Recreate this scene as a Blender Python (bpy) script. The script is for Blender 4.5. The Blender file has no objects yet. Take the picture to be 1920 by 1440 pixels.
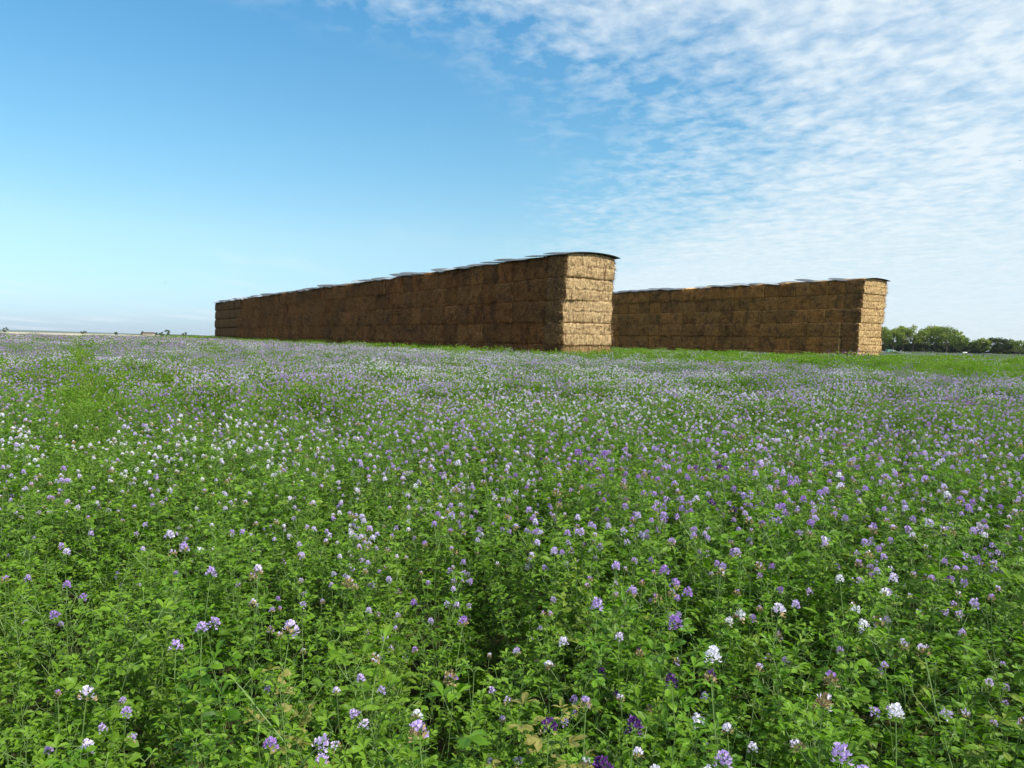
import bpy, bmesh, math, random
import numpy as np
from mathutils import Vector, Matrix, noise as mnoise

R_ = math.radians
rnd = random.Random(7)
rng = np.random.default_rng(11)
scene = bpy.context.scene
COL = scene.collection

# ------------------------------------------------------------------ helpers
def link(o, parent=None):
    COL.objects.link(o)
    if parent is not None:
        o.parent = parent
    return o

def tag(o, label=None, cat=None, group=None, kind=None):
    if label: o["label"] = label
    if cat: o["category"] = cat
    if group: o["group"] = group
    if kind: o["kind"] = kind
    return o

def empty(name, loc=(0, 0, 0), rz=0.0):
    o = bpy.data.objects.new(name, None)
    o.empty_display_size = 0.2
    o.location = loc
    o.rotation_euler = (0, 0, rz)
    return link(o)

def mesh_from(name, verts, faces, mats=(), fmat=None, attrs=None, smooth=False):
    """verts list/array, faces list of tuples, attrs {name: per-face float list}"""
    me = bpy.data.meshes.new(name)
    me.from_pydata([tuple(v) for v in verts], [], [tuple(f) for f in faces])
    for m in mats: me.materials.append(m)
    if fmat is not None:
        me.polygons.foreach_set("material_index", list(fmat))
    if attrs:
        for k, v in attrs.items():
            a = me.attributes.new(k, 'FLOAT', 'FACE')
            a.data.foreach_set("value", np.asarray(v, dtype=np.float32))
    if smooth:
        me.polygons.foreach_set("use_smooth", [True] * len(me.polygons))
    me.update()
    return me

class MB:
    """collects polygons with a material index and a per-face tint"""
    def __init__(s): s.v = []; s.f = []; s.m = []; s.t = []
    def face(s, pts, m=0, t=0.5):
        i = len(s.v); s.v += [tuple(p) for p in pts]; s.f.append(tuple(range(i, i + len(pts)))); s.m.append(m); s.t.append(t)
    def grid(s, verts, faces, m=0, t=0.5):
        i = len(s.v); s.v += [tuple(p) for p in verts]
        for f in faces:
            s.f.append(tuple(i + k for k in f)); s.m.append(m); s.t.append(t)
    def box(s, c, d, m=0, t=0.5):
        x, y, z = c; a, b, h = d[0] / 2, d[1] / 2, d[2] / 2
        vs = [(x + i * a, y + j * b, z + k * h) for i in (-1, 1) for j in (-1, 1) for k in (-1, 1)]
        s.grid(vs, [(0, 1, 3, 2), (4, 6, 7, 5), (0, 4, 5, 1), (2, 3, 7, 6), (0, 2, 6, 4), (1, 5, 7, 3)], m, t)
    def tube(s, pts, rad, n=3, m=0, t=0.5, cap=False):
        pts = [Vector(p) for p in pts]; vs = []; fs = []
        for i, p in enumerate(pts):
            d = (pts[min(i + 1, len(pts) - 1)] - pts[max(i - 1, 0)])
            if d.length < 1e-9: d = Vector((0, 0, 1))
            d.normalize()
            a = d.orthogonal().normalized() if abs(d.z) < .95 else Vector((1, 0, 0)) - d * d.x
            a.normalize(); b = d.cross(a)
            r = rad[i] if isinstance(rad, (list, tuple)) else rad
            for k in range(n):
                an = 2 * math.pi * k / n
                vs.append(p + a * (r * math.cos(an)) + b * (r * math.sin(an)))
        for i in range(len(pts) - 1):
            for k in range(n):
                k2 = (k + 1) % n
                fs.append((i * n + k, i * n + k2, (i + 1) * n + k2, (i + 1) * n + k))
        if cap:
            fs.append(tuple(range(n))[::-1]); fs.append(tuple((len(pts) - 1) * n + k for k in range(n)))
        s.grid(vs, fs, m, t)
    def mesh(s, name, mats, smooth=False):
        return mesh_from(name, s.v, s.f, mats, s.m, {"tint": s.t}, smooth)
    def build(s, name, mats, parent=None, smooth=False):
        o = bpy.data.objects.new(name, s.mesh(name, mats, smooth))
        return link(o, parent)

def vnoise(x, y, seed=0):
    """2-D value noise in 0..1 (numpy)"""
    x = np.asarray(x, float); y = np.asarray(y, float)
    xi = np.floor(x).astype(np.int64); yi = np.floor(y).astype(np.int64)
    fx = x - xi; fy = y - yi
    fx = fx * fx * (3 - 2 * fx); fy = fy * fy * (3 - 2 * fy)
    def h(a, b):
        n = (a * 374761393 + b * 668265263 + seed * 974634777) & 0x7fffffff
        n = ((n ^ (n >> 13)) * 1274126177) & 0x7fffffff
        n = (n ^ (n >> 16)) & 0xffff
        return n / 65535.0
    return (h(xi, yi) * (1 - fx) + h(xi + 1, yi) * fx) * (1 - fy) + (h(xi, yi + 1) * (1 - fx) + h(xi + 1, yi + 1) * fx) * fy

def sstep(a, b, x):
    t = np.clip((np.asarray(x, float) - a) / (b - a), 0, 1)
    return t * t * (3 - 2 * t)

def ground_z(x, y):
    return 0.22 * sstep(4, 30, y)

# ------------------------------------------------------------------ camera
FPX = 1493.3
pit, rol = R_(2.93), R_(1.35)
fw = Vector((0, math.cos(pit), -math.sin(pit)))
rt0 = Vector((1, 0, 0)); up0 = rt0.cross(fw)
rt = rt0 * math.cos(rol) + up0 * math.sin(rol)
up = -rt0 * math.sin(rol) + up0 * math.cos(rol)
EYE = Vector((0, 0, 1.2))
cam = bpy.data.cameras.new("camera"); camo = bpy.data.objects.new("camera", cam); COL.objects.link(camo)
cam.sensor_width = 36; cam.lens = 28; cam.clip_start = 0.05; cam.clip_end = 20000
M = Matrix((rt, up, -fw)).transposed().to_4x4(); M.translation = EYE
camo.matrix_world = M
scene.camera = camo

def at(px, py, t):
    return EYE + (fw + rt * ((px - 960) / FPX) - up * ((py - 720) / FPX)) * t
def onz(px, py, z):
    d = fw + rt * ((px - 960) / FPX) - up * ((py - 720) / FPX)
    return EYE + d * ((z - EYE.z) / d.z)
def proj(P):
    d = Vector(P) - EYE; t = d.dot(fw)
    return 960 + FPX * d.dot(rt) / t, 720 - FPX * d.dot(up) / t, t

# ------------------------------------------------------------------ light
SUN_AZ, SUN_EL = R_(122), R_(44)          # azimuth clockwise from +Y
sdir = Vector((math.sin(SUN_AZ) * math.cos(SUN_EL), math.cos(SUN_AZ) * math.cos(SUN_EL), math.sin(SUN_EL)))
sl = bpy.data.lights.new("sun", 'SUN'); sl.energy = 5.0; sl.angle = R_(0.53); sl.color = (1, 0.945, 0.85)
so = bpy.data.objects.new("sun", sl); COL.objects.link(so)
so.rotation_euler = (-sdir).to_track_quat('-Z', 'Y').to_euler()
so.location = sdir * 50

def N(nt, typ, **kw):
    n = nt.nodes.new(typ)
    for k, v in kw.items(): setattr(n, k, v)
    return n
def val(nt, v):
    n = nt.nodes.new('ShaderNodeValue'); n.outputs[0].default_value = v; return n.outputs[0]
def math_(nt, op, a, b=None, clamp=False):
    n = N(nt, 'ShaderNodeMath', operation=op, use_clamp=clamp)
    for i, x in enumerate((a, b)):
        if x is None: continue
        if isinstance(x, (int, float)): n.inputs[i].default_value = x
        else: nt.links.new(x, n.inputs[i])
    return n.outputs[0]
def maprange(nt, x, a, b, c=0.0, d=1.0, smooth=True):
    n = N(nt, 'ShaderNodeMapRange'); n.interpolation_type = 'SMOOTHSTEP' if smooth else 'LINEAR'
    nt.links.new(x, n.inputs[0])
    for i, v in enumerate((a, b, c, d)): n.inputs[1 + i].default_value = v
    return n.outputs[0]
def mixc(nt, f, a, b, mode='MIX'):
    n = N(nt, 'ShaderNodeMix', data_type='RGBA', blend_type=mode)
    for s, x in ((n.inputs[0], f), (n.inputs[6], a), (n.inputs[7], b)):
        if isinstance(x, (int, float)): s.default_value = x
        elif isinstance(x, (tuple, list)): s.default_value = (*x[:3], 1)
        else: nt.links.new(x, s)
    return n.outputs[2]
def noise_(nt, vec, scale, detail=3, rough=0.55, dist=0.0):
    n = N(nt, 'ShaderNodeTexNoise')
    n.inputs['Scale'].default_value = scale; n.inputs['Detail'].default_value = detail
    n.inputs['Roughness'].default_value = rough; n.inputs['Distortion'].default_value = dist
    if vec is not None: nt.links.new(vec, n.inputs['Vector'])
    return n.outputs['Fac']
def mapping(nt, vec, scale=(1, 1, 1), loc=(0, 0, 0), rot=(0, 0, 0)):
    n = N(nt, 'ShaderNodeMapping')
    n.inputs['Scale'].default_value = scale; n.inputs['Location'].default_value = loc; n.inputs['Rotation'].default_value = rot
    nt.links.new(vec, n.inputs['Vector']); return n.outputs[0]

world = bpy.data.worlds.new("World"); scene.world = world; world.use_nodes = True
nt = world.node_tree; nt.nodes.clear()
out = N(nt, 'ShaderNodeOutputWorld'); bg = N(nt, 'ShaderNodeBackground'); bg.inputs[1].default_value = 0.15
sky = N(nt, 'ShaderNodeTexSky', sky_type='NISHITA')
sky.sun_disc = False; sky.sun_elevation = SUN_EL; sky.sun_rotation = SUN_AZ
sky.altitude = 100; sky.air_density = 1.0; sky.dust_density = 0.6; sky.ozone_density = 1.6
tc = N(nt, 'ShaderNodeTexCoord'); sep = N(nt, 'ShaderNodeSeparateXYZ'); nt.links.new(tc.outputs['Generated'], sep.inputs[0])
dx, dy, dz = sep.outputs
zc = math_(nt, 'ADD', math_(nt, 'MAXIMUM', dz, 0.0), 0.045)
cx = math_(nt, 'DIVIDE', dx, zc); cy = math_(nt, 'DIVIDE', dy, zc)
cmb = N(nt, 'ShaderNodeCombineXYZ'); nt.links.new(cx, cmb.inputs[0]); nt.links.new(cy, cmb.inputs[1])
P = cmb.outputs[0]
# where the cloud bank lies (on the plane of the cloud layer)
big = noise_(nt, mapping(nt, P, (1, .6, 1), (4.2, 1.3, 0)), 1.6, 3, .5)
cb = math_(nt, 'EXPONENT', math_(nt, 'MULTIPLY', math_(nt, 'SUBTRACT', cy, 2.1), -2.2))
cb = math_(nt, 'ADD', 0.42, math_(nt, 'MULTIPLY', cb, -1.08))
cb = math_(nt, 'SUBTRACT', cb, math_(nt, 'MULTIPLY', math_(nt, 'MAXIMUM', math_(nt, 'SUBTRACT', cy, 4.2), 0.0), .16))
edge = math_(nt, 'SUBTRACT', cx, cb)
edge = math_(nt, 'ADD', edge, math_(nt, 'MULTIPLY', math_(nt, 'SUBTRACT', big, .5), .9))
edge = math_(nt, 'ADD', edge, .22)
bank = maprange(nt, edge, 0.1, 1.8)
puff = noise_(nt, mapping(nt, P, (1, .8, 1), (0, 0, 0), (0, 0, R_(28))), 11.5, 5, .55, .2)
puff2 = noise_(nt, mapping(nt, P, (1, .75, 1), (3, 7, 0), (0, 0, R_(-35))), 4.2, 5, .55, .3)
pf = math_(nt, 'ADD', math_(nt, 'MULTIPLY', puff, .55), math_(nt, 'MULTIPLY', puff2, .45))
rip = math_(nt, 'MULTIPLY', math_(nt, 'MULTIPLY', math_(nt, 'SUBTRACT', pf, .5), 2.9), maprange(nt, dz, .06, .22, .4, 1.0))
cl = math_(nt, 'ADD', math_(nt, 'ADD', math_(nt, 'MULTIPLY', bank, .70), rip), .10, clamp=True)
cl = math_(nt, 'MULTIPLY', cl, maprange(nt, edge, -0.25, 0.55))
thin = math_(nt, 'MULTIPLY', maprange(nt, noise_(nt, mapping(nt, P, (.5, .16, 1), (1, 2, 0)), 1.5, 4, .55), .50, .72), maprange(nt, dz, .19, .03, 0, .55))
cl = math_(nt, 'MAXIMUM', cl, thin)
cl = math_(nt, 'MULTIPLY', cl, 0.90)
rp = N(nt, 'ShaderNodeValToRGB'); nt.links.new(dz, rp.inputs[0]); e = rp.color_ramp.elements
K = [(0.0, (.56, .76, 1.2)), (.03, (.62, .81, 1.13)), (.12, (.82, 1.0, 1.0)), (.22, (.70, 1.08, 1.10)), (.39, (.55, 1.12, 1.25)), (.75, (.62, 1.05, 1.12))]
e[0].position = 0; e[0].color = (*[c * .8 for c in K[0][1]], 1); e[1].position = K[-1][0]; e[1].color = (*[c * .8 for c in K[-1][1]], 1)
for p_, c_ in K[1:-1]:
    q_ = e.new(p_); q_.color = (*[c * .8 for c in c_], 1)
skyc = mixc(nt, 1.0, sky.outputs[0], rp.outputs[0], 'MULTIPLY')
cloudc = mixc(nt, cl, skyc, (4.5, 5.0, 5.3))
nt.links.new(cloudc, bg.inputs[0]); nt.links.new(bg.outputs[0], out.inputs[0])

vs = scene.view_settings
vs.view_transform = 'Standard'; vs.look = 'None'; vs.exposure = 0.34; vs.gamma = 1.0; vs.use_curve_mapping = False

# ------------------------------------------------------------------ materials
def newmat(name):
    m = bpy.data.materials.new(name); m.use_nodes = True
    n = m.node_tree; b = n.nodes['Principled BSDF']; return m, n, b

def attr(nt, name, kind='GEOMETRY'):
    a = N(nt, 'ShaderNodeAttribute'); a.attribute_name = name; a.attribute_type = kind; return a.outputs['Fac']

def plain(name, col, rough=.7, metal=0.0, var=.15, scale=3.0):
    m, n, b = newmat(name)
    t = N(n, 'ShaderNodeTexCoord')
    f = noise_(n, t.outputs['Object'], scale, 4)
    c = mixc(n, f, tuple(x * (1 - var) for x in col), tuple(min(1, x * (1 + var)) for x in col))
    n.links.new(c, b.inputs['Base Color']); b.inputs['Roughness'].default_value = rough; b.inputs['Metallic'].default_value = metal
    return m

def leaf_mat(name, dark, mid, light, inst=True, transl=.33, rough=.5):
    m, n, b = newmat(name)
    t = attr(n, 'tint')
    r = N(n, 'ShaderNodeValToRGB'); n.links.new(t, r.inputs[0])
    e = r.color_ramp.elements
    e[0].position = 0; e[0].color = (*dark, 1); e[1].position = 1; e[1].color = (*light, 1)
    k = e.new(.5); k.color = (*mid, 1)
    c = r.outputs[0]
    if inst:
        s = attr(n, 'sick', 'INSTANCER')
        c = mixc(n, s, c, mixc(n, t, (.10, .115, .02), (.30, .27, .07)))
        w = attr(n, 'warm', 'INSTANCER')
        c = mixc(n, w, c, mixc(n, t, (.050, .120, .006), (.160, .285, .018)))
    n.links.new(c, b.inputs['Base Color']); b.inputs['Roughness'].default_value = rough
    b.inputs['Specular IOR Level'].default_value = .28
    tr = N(n, 'ShaderNodeBsdfTranslucent')
    n.links.new(mixc(n, 1.0, c, (1.5, 1.75, .8), 'MULTIPLY'), tr.inputs[0])
    mx = N(n, 'ShaderNodeMixShader'); mx.inputs[0].default_value = transl
    n.links.new(b.outputs[0], mx.inputs[1]); n.links.new(tr.outputs[0], mx.inputs[2])
    n.links.new(mx.outputs[0], n.nodes['Material Output'].inputs[0])
    return m

PET = [(0.0, (.88, .87, .93)), (.16, (.80, .74, .92)), (.38, (.62, .48, .84)), (.62, (.48, .30, .72)), (.84, (.30, .12, .50)), (.96, (.075, .018, .14))]
def petal_mat(name, hue=None):
    m, n, b = newmat(name)
    h = attr(n, 'hue', 'INSTANCER') if hue is None else val(n, hue)
    t = attr(n, 'tint')
    h2 = math_(n, 'ADD', h, math_(n, 'MULTIPLY', math_(n, 'SUBTRACT', t, .5), .22), clamp=True)
    r = N(n, 'ShaderNodeValToRGB'); n.links.new(h2, r.inputs[0]); e = r.color_ramp.elements
    e[0].position, e[0].color = PET[0][0], (*PET[0][1], 1); e[1].position, e[1].color = PET[-1][0], (*PET[-1][1], 1)
    for p, c in PET[1:-1]:
        k = e.new(p); k.color = (*c, 1)
    n.links.new(r.outputs[0], b.inputs['Base Color']); b.inputs['Roughness'].default_value = .65
    b.inputs['Specular IOR Level'].default_value = .2
    tr = N(n, 'ShaderNodeBsdfTranslucent'); n.links.new(r.outputs[0], tr.inputs[0])
    mx = N(n, 'ShaderNodeMixShader'); mx.inputs[0].default_value = .3
    n.links.new(b.outputs[0], mx.inputs[1]); n.links.new(tr.outputs[0], mx.inputs[2])
    n.links.new(mx.outputs[0], n.nodes['Material Output'].inputs[0])
    return m

LEAF = leaf_mat("alfalfa_leaf", (.011, .036, .004), (.046, .128, .006), (.140, .285, .012))
LEAF1 = leaf_mat("alfalfa_leaf_single", (.011, .036, .004), (.046, .128, .006), (.140, .285, .012), inst=False)
LEAFY = leaf_mat("alfalfa_leaf_yellowed", (.07, .095, .02), (.16, .17, .035), (.34, .30, .09), inst=False)
STEM = plain("alfalfa_stem", (.10, .17, .04), .6)
PETAL = petal_mat("alfalfa_petal")
SEED = plain("alfalfa_faded_flower", (.34, .25, .12), .8)

def straw_mat(name):
    m, n, b = newmat(name)
    t = N(n, 'ShaderNodeTexCoord'); oi = N(n, 'ShaderNodeObjectInfo')
    geo = N(n, 'ShaderNodeNewGeometry')
    add = N(n, 'ShaderNodeVectorMath', operation='ADD'); n.links.new(t.outputs['Object'], add.inputs[0])
    cb = N(n, 'ShaderNodeCombineXYZ')
    for i in range(3): n.links.new(math_(n, 'MULTIPLY', oi.outputs['Random'], 37.0 + 11 * i), cb.inputs[i])
    n.links.new(cb.outputs[0], add.inputs[1]); p = add.outputs[0]
    fine = noise_(n, mapping(n, p, (17, 17, 6)), 1.0, 5, .7)
    lay = noise_(n, mapping(n, p, (1.3, 1.3, 11)), 1.0, 3, .6, .4)
    lay2 = noise_(n, mapping(n, p, (1.0, 1.0, 13), (4, 9, 2)), 1.0, 3, .6, .4)
    blot = noise_(n, mapping(n, geo.outputs['Position'], (1.7, 1.7, 1.5)), 1.0, 5, .65)
    crack = noise_(n, mapping(n, p, (9, 9, 1.6)), 1.0, 3, .6)
    c = mixc(n, maprange(n, fine, .28, .72), (.19, .125, .058), (.50, .39, .235))
    c = mixc(n, maprange(n, lay, .35, .65, 0, .5), c, (.48, .37, .215))
    c = mixc(n, maprange(n, lay2, .54, .68, 0, .55), c, (.23, .145, .065))
    c = mixc(n, maprange(n, crack, .55, .70, 0, .8), c, (.12, .070, .032))
    c = mixc(n, maprange(n, blot, .60, .80, 0, .75), c, (.24, .135, .07))
    # bale ends (cut stubble): part weathering, part long-side shade darkened into the colour
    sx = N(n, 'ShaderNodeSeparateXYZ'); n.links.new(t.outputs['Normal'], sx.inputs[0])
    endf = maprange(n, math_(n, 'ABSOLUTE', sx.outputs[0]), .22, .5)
    wear_shade = mixc(n, maprange(n, fine, .3, .7), (.050, .024, .010), (.165, .088, .038))
    wear_shade = mixc(n, maprange(n, blot, .48, .60, 0, .9), wear_shade, (.030, .014, .009))
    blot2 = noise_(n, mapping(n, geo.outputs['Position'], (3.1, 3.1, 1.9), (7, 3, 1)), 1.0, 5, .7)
    wear_shade = mixc(n, maprange(n, blot2, .52, .66, 0, .6), wear_shade, (.135, .088, .032))
    wear_shade = mixc(n, maprange(n, blot2, .46, .34, 0, .5), wear_shade, (.120, .062, .034))
    wear_shade = mixc(n, maprange(n, crack, .58, .8, 0, .6), wear_shade, (.20, .125, .058))
    c = mixc(n, math_(n, 'MULTIPLY', endf, .93), c, wear_shade)
    c = mixc(n, 1.0, c, oi.outputs['Color'], 'MULTIPLY')
    n.links.new(c, b.inputs['Base Color']); b.inputs['Roughness'].default_value = .85; b.inputs['Specular IOR Level'].default_value = .15
    bp = N(n, 'ShaderNodeBump'); bp.inputs['Strength'].default_value = .5; bp.inputs['Distance'].default_value = .03
    n.links.new(math_(n, 'ADD', fine, math_(n, 'MULTIPLY', crack, .7)), bp.inputs['Height']); n.links.new(bp.outputs[0], b.inputs['Normal'])
    return m
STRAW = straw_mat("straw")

def sheet_mat():
    m, n, b = newmat("weathered_metal_sheet")
    t = N(n, 'ShaderNodeTexCoord'); oi = N(n, 'ShaderNodeObjectInfo')
    f = noise_(n, mapping(n, t.outputs['Object'], (1.5, 6, 3)), 1.0, 5, .65)
    c = mixc(n, f, (.045, .055, .065), (.13, .15, .17))
    c = mixc(n, maprange(n, noise_(n, t.outputs['Object'], 2.2, 4), .62, .75, 0, .5), c, (.10, .06, .04))
    c = mixc(n, 1.0, c, oi.outputs['Color'], 'MULTIPLY')
    n.links.new(c, b.inputs['Base Color']); b.inputs['Metallic'].default_value = 0; b.inputs['Roughness'].default_value = .6; b.inputs['Specular IOR Level'].default_value = .25
    return m
SHEET = sheet_mat()

# ------------------------------------------------------------------ ground
def ground_mat():
    m, n, b = newmat("field_soil")
    g = N(n, 'ShaderNodeNewGeometry')
    f = noise_(n, g.outputs['Position'], 3.0, 6, .65)
    f2 = noise_(n, g.outputs['Position'], .012, 3, .5)
    near = mixc(n, maprange(n, f, .35, .65), (.022, .028, .010), (.060, .052, .024))
    far = mixc(n, maprange(n, f2, .42, .58), (.10, .14, .045), (.30, .25, .12))
    s = N(n, 'ShaderNodeSeparateXYZ'); n.links.new(g.outputs['Position'], s.inputs[0])
    c = mixc(n, maprange(n, s.outputs[1], 380, 460), near, far)
    n.links.new(c, b.inputs['Base Color']); b.inputs['Roughness'].default_value = .95; b.inputs['Specular IOR Level'].default_value = .1
    return m
def strip_sheet(name, xs, ys, dz, mat, label):
    v = [(x, y, float(ground_z(x, y)) + dz) for y in ys for x in xs]; nx = len(xs)
    f = [(j * nx + i, j * nx + i + 1, (j + 1) * nx + i + 1, (j + 1) * nx + i) for j in range(len(ys) - 1) for i in range(nx - 1)]
    o = bpy.data.objects.new(name, mesh_from(name, v, f, [mat], smooth=True)); link(o); tag(o, label, None, None, 'structure'); return o
strip_sheet("ground", [-9000, -2000, -400, -60, -20, 0, 20, 60, 400, 2000, 9000],
            [-400, -60, -10, 0] + list(range(2, 34, 2)) + [45, 80, 150, 300, 600, 1500, 4000, 9000], 0, ground_mat(), "open flat farmland with dark soil under the alfalfa crop")

STUB = plain("stubble", (.44, .38, .26), .95, 0, .2, .03)
v = [(-58, 85), (-96, 262), (-140, 520), (-190, 900), (-2600, 2300), (-5200, 2300), (-5200, 60), (-400, 60)]
o = bpy.data.objects.new("stubble_field", mesh_from("stubble_field", [(x, y, .27) for x, y in v], [tuple(range(len(v)))[::-1]], [STUB]))
link(o); tag(o, "pale tan stubble strip beyond the left edge of the alfalfa", None, None, 'structure')

# far low hills on the left horizon
hv, hf = [], []
HX = np.linspace(-3800, -1250, 70)
for i, x in enumerate(HX):
    k = (i / 69.0)
    top = (1 - k) ** .7 * 13.0 + 4.0 * float(vnoise(x * .004, 3.1, 5)) + 2.0 * float(vnoise(x * .02, 1.1, 6)) - 1.0
    top = max(.4, top)
    for j, (yy, zz) in enumerate(((2500, 0.0), (2700, top * .55), (3000, top), (3500, top * .7), (4200, 0.0))):
        hv.append((x, yy, zz))
for i in range(len(HX) - 1):
    for j in range(4):
        hf.append((i * 5 + j, (i + 1) * 5 + j, (i + 1) * 5 + j + 1, i * 5 + j + 1))
HILL = plain("far_hillside", (.085, .115, .10), .95, 0, .3, .01)
o = bpy.data.objects.new("hills", mesh_from("hills", hv, hf, [HILL], smooth=True)); link(o)
tag(o, "low blue grey hills along the far left horizon", None, None, 'structure')

# ------------------------------------------------------------------ bale stacks
TIER = {0: .857, 1: .885}
BASE = {0: .95, 1: .94}          # the bottom row stands a little taller
BL, BW = 2.40, 1.22
MW = 1.210
A1 = Vector((1.857, 30.117, 0)); D1 = Vector((-.532, .847, 0)).normalized()
A2 = Vector((20.732, 48.159, 0)); D2 = Vector((-.545, .838, 0)).normalized()
STK = [dict(A=A1, D=D1, n=Vector((D1.y, -D1.x, 0)), cols=50, tiers=5, name="left"),
       dict(A=A2, D=D2, n=Vector((D2.y, -D2.x, 0)), cols=34, tiers=6, name="right")]

def bale_arrays(seed, H, crown=0.0, cell=.055, wisps=3400):
    """rounded, fibrous block: x across the stack (BL), y along it (BW), z up from 0"""
    r = random.Random(seed); o3 = Vector((r.uniform(-90, 90), r.uniform(-90, 90), r.uniform(-90, 90)))
    hx, hy, hz = BL / 2, MW / 2, H / 2
    

    nx, ny, nz = max(2, round(BL / cell)), max(2, round(MW / cell)), max(2, round(H / cell * (1.6 if cell < .1 else 1)))
    idx = {}; vs = []; fs = []
    def vid(i, j, k):
        key = (i, j, k)
        if key not in idx:
            idx[key] = len(vs); vs.append(key)
        return idx[key]
    for i in range(nx):
        for j in range(ny):
            fs.append((vid(i, j, 0), vid(i, j + 1, 0), vid(i + 1, j + 1, 0), vid(i + 1, j, 0)))
            fs.append((vid(i, j, nz), vid(i + 1, j, nz), vid(i + 1, j + 1, nz), vid(i, j + 1, nz)))
        for k in range(nz):
            fs.append((vid(i, 0, k), vid(i + 1, 0, k), vid(i + 1, 0, k + 1), vid(i, 0, k + 1)))
            fs.append((vid(i, ny, k), vid(i, ny, k + 1), vid(i + 1, ny, k + 1), vid(i + 1, ny, k)))
    for j in range(ny):
        for k in range(nz):
            fs.append((vid(0, j, k), vid(0, j, k + 1), vid(0, j + 1, k + 1), vid(0, j + 1, k)))
            fs.append((vid(nx, j, k), vid(nx, j + 1, k), vid(nx, j + 1, k + 1), vid(nx, j, k + 1)))
    cracks = [(r.uniform(-hx, hx), r.uniform(.02, .05), r.uniform(.012, .035), r.random() < .5) for _ in range(9)]
    pv = []; nrm = []
    rad = .105
    for (i, j, k) in vs:
        p = Vector(((i / nx - .5) * BL, (j / ny - .5) * MW, (k / nz - .5) * H))
        q = Vector((max(-hx + rad, min(hx - rad, p.x)), max(-hy + rad, min(hy - rad, p.y)), max(-hz + rad * .8, min(hz - rad * .8, p.z))))
        d = p - q
        if d.length > 1e-6:
            nn = d.normalized()
        else:
            nn = Vector((0, 0, 1))
        p = q + nn * min(d.length, rad) if d.length > rad else p
        s = p + o3
        # puffed faces
        fy = abs(nn.y); fx = abs(nn.x)
        off = (.034 if fx > .5 else .016) * mnoise.noise(s * 2.3) + .022 * mnoise.noise(s * 6) + .017 * mnoise.noise(s * 17)
        if fx > .5: off += .028 * mnoise.noise(s * 4.1 + Vector((5, 5, 5))) + .016 * mnoise.noise(s * 11)
        off += (.03 * fx + .010 * fy) * (1 - (2 * p.z / H) ** 2)
        if fy > .5:
            off -= (.058 + .03 * mnoise.noise(Vector((p.x * 2.3, seed, 9)))) * math.exp(-(p.z + .022 * mnoise.noise(Vector((p.x * 3, seed, 0)))) ** 2 / (.00028 + .0002 * mnoise.noise(Vector((p.x * 5, seed, 4)))))
            for cxp, cw, cd, uphalf in cracks:
                if (p.z > 0) == uphalf:
                    off -= cd * math.exp(-((p.x - cxp - .03 * mnoise.noise(Vector((p.z * 6, cxp * 7, seed)))) / cw) ** 2)
            off += .014 * mnoise.noise(Vector((p.x * 14, p.z * 3, seed)))
        if fx > .5:
            for m in (-.42, -.25, -.08, .08, .25, .42):
                off -= .012 * math.exp(-((p.y - m * BW) / .025) ** 2)
            off += .022 * mnoise.noise(Vector((p.y * 11, p.z * 4, seed + 3)))
        p = p + nn * off
        if crown and p.z > 0:
            p.z += crown * (1 - min(1, (p.x / hx) ** 2)) * (p.z / hz)
        p.z += hz
        pv.append(p); nrm.append(nn)
    # loose straw standing off the faces and edges
    for w in range(wisps):
        a = r.randrange(len(nrm)); p = pv[a]; nn = nrm[a]
        if abs(nn.z) > .8: continue
        e = sum(1 for c in (nn.x, nn.y, nn.z) if abs(c) > .35)
        out_ = r.uniform(.05, .45) if e < 2 else r.uniform(.3, 1.2)
        d = (nn * out_ + Vector((r.uniform(-.5, .5) * (abs(nn.y) + .25), r.uniform(-.5, .5) * (abs(nn.x) + .25), r.uniform(-1.2, .5)))).normalized()
        L = r.uniform(.05, .17); wv = d.cross(Vector((r.uniform(-1, 1), r.uniform(-1, 1), r.uniform(-1, 1)))).normalized() * r.uniform(.003, .0075)
        b = len(pv); p0 = p - nn * .006
        e1 = p0 + d * L + Vector((0, 0, -.2 * L)) + nn * .008
        pv += [p0 - wv, p0 + wv, e1 + wv * .5, e1 - wv * .5]
        fs.append((b, b + 1, b + 2, b + 3))
    return pv, fs

bale_mesh = {}
for s in (0, 1):
    for v_ in range(5):
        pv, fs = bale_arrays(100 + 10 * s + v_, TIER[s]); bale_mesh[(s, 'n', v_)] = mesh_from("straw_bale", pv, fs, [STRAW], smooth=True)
    for v_ in range(3):
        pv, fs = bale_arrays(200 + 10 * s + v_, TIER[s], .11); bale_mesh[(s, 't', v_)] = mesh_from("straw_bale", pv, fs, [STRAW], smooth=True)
coarse = {}
for s in (0, 1):
    for v_ in range(3):
        coarse[(s, v_)] = bale_arrays(300 + 10 * s + v_, TIER[s], 0, .15, 30)

ONES = ["", "first", "second", "third", "fourth", "fifth", "sixth", "seventh", "eighth", "ninth", "tenth", "eleventh", "twelfth", "thirteenth",
        "fourteenth", "fifteenth", "sixteenth", "seventeenth", "eighteenth", "nineteenth"]
TENS = {2: ("twentieth", "twenty"), 3: ("thirtieth", "thirty"), 4: ("fortieth", "forty"), 5: ("fiftieth", "fifty")}
def ordinal(n):
    if n < 20: return ONES[n]
    t, u_ = divmod(n, 10)
    return TENS[t][0] if u_ == 0 else TENS[t][1] + "-" + ONES[u_]
def rowname(t, n):
    return "top" if t == n - 1 else "bottom" if t == 0 else ["", "second", "third", "fourth", "fifth"][t]

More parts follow.
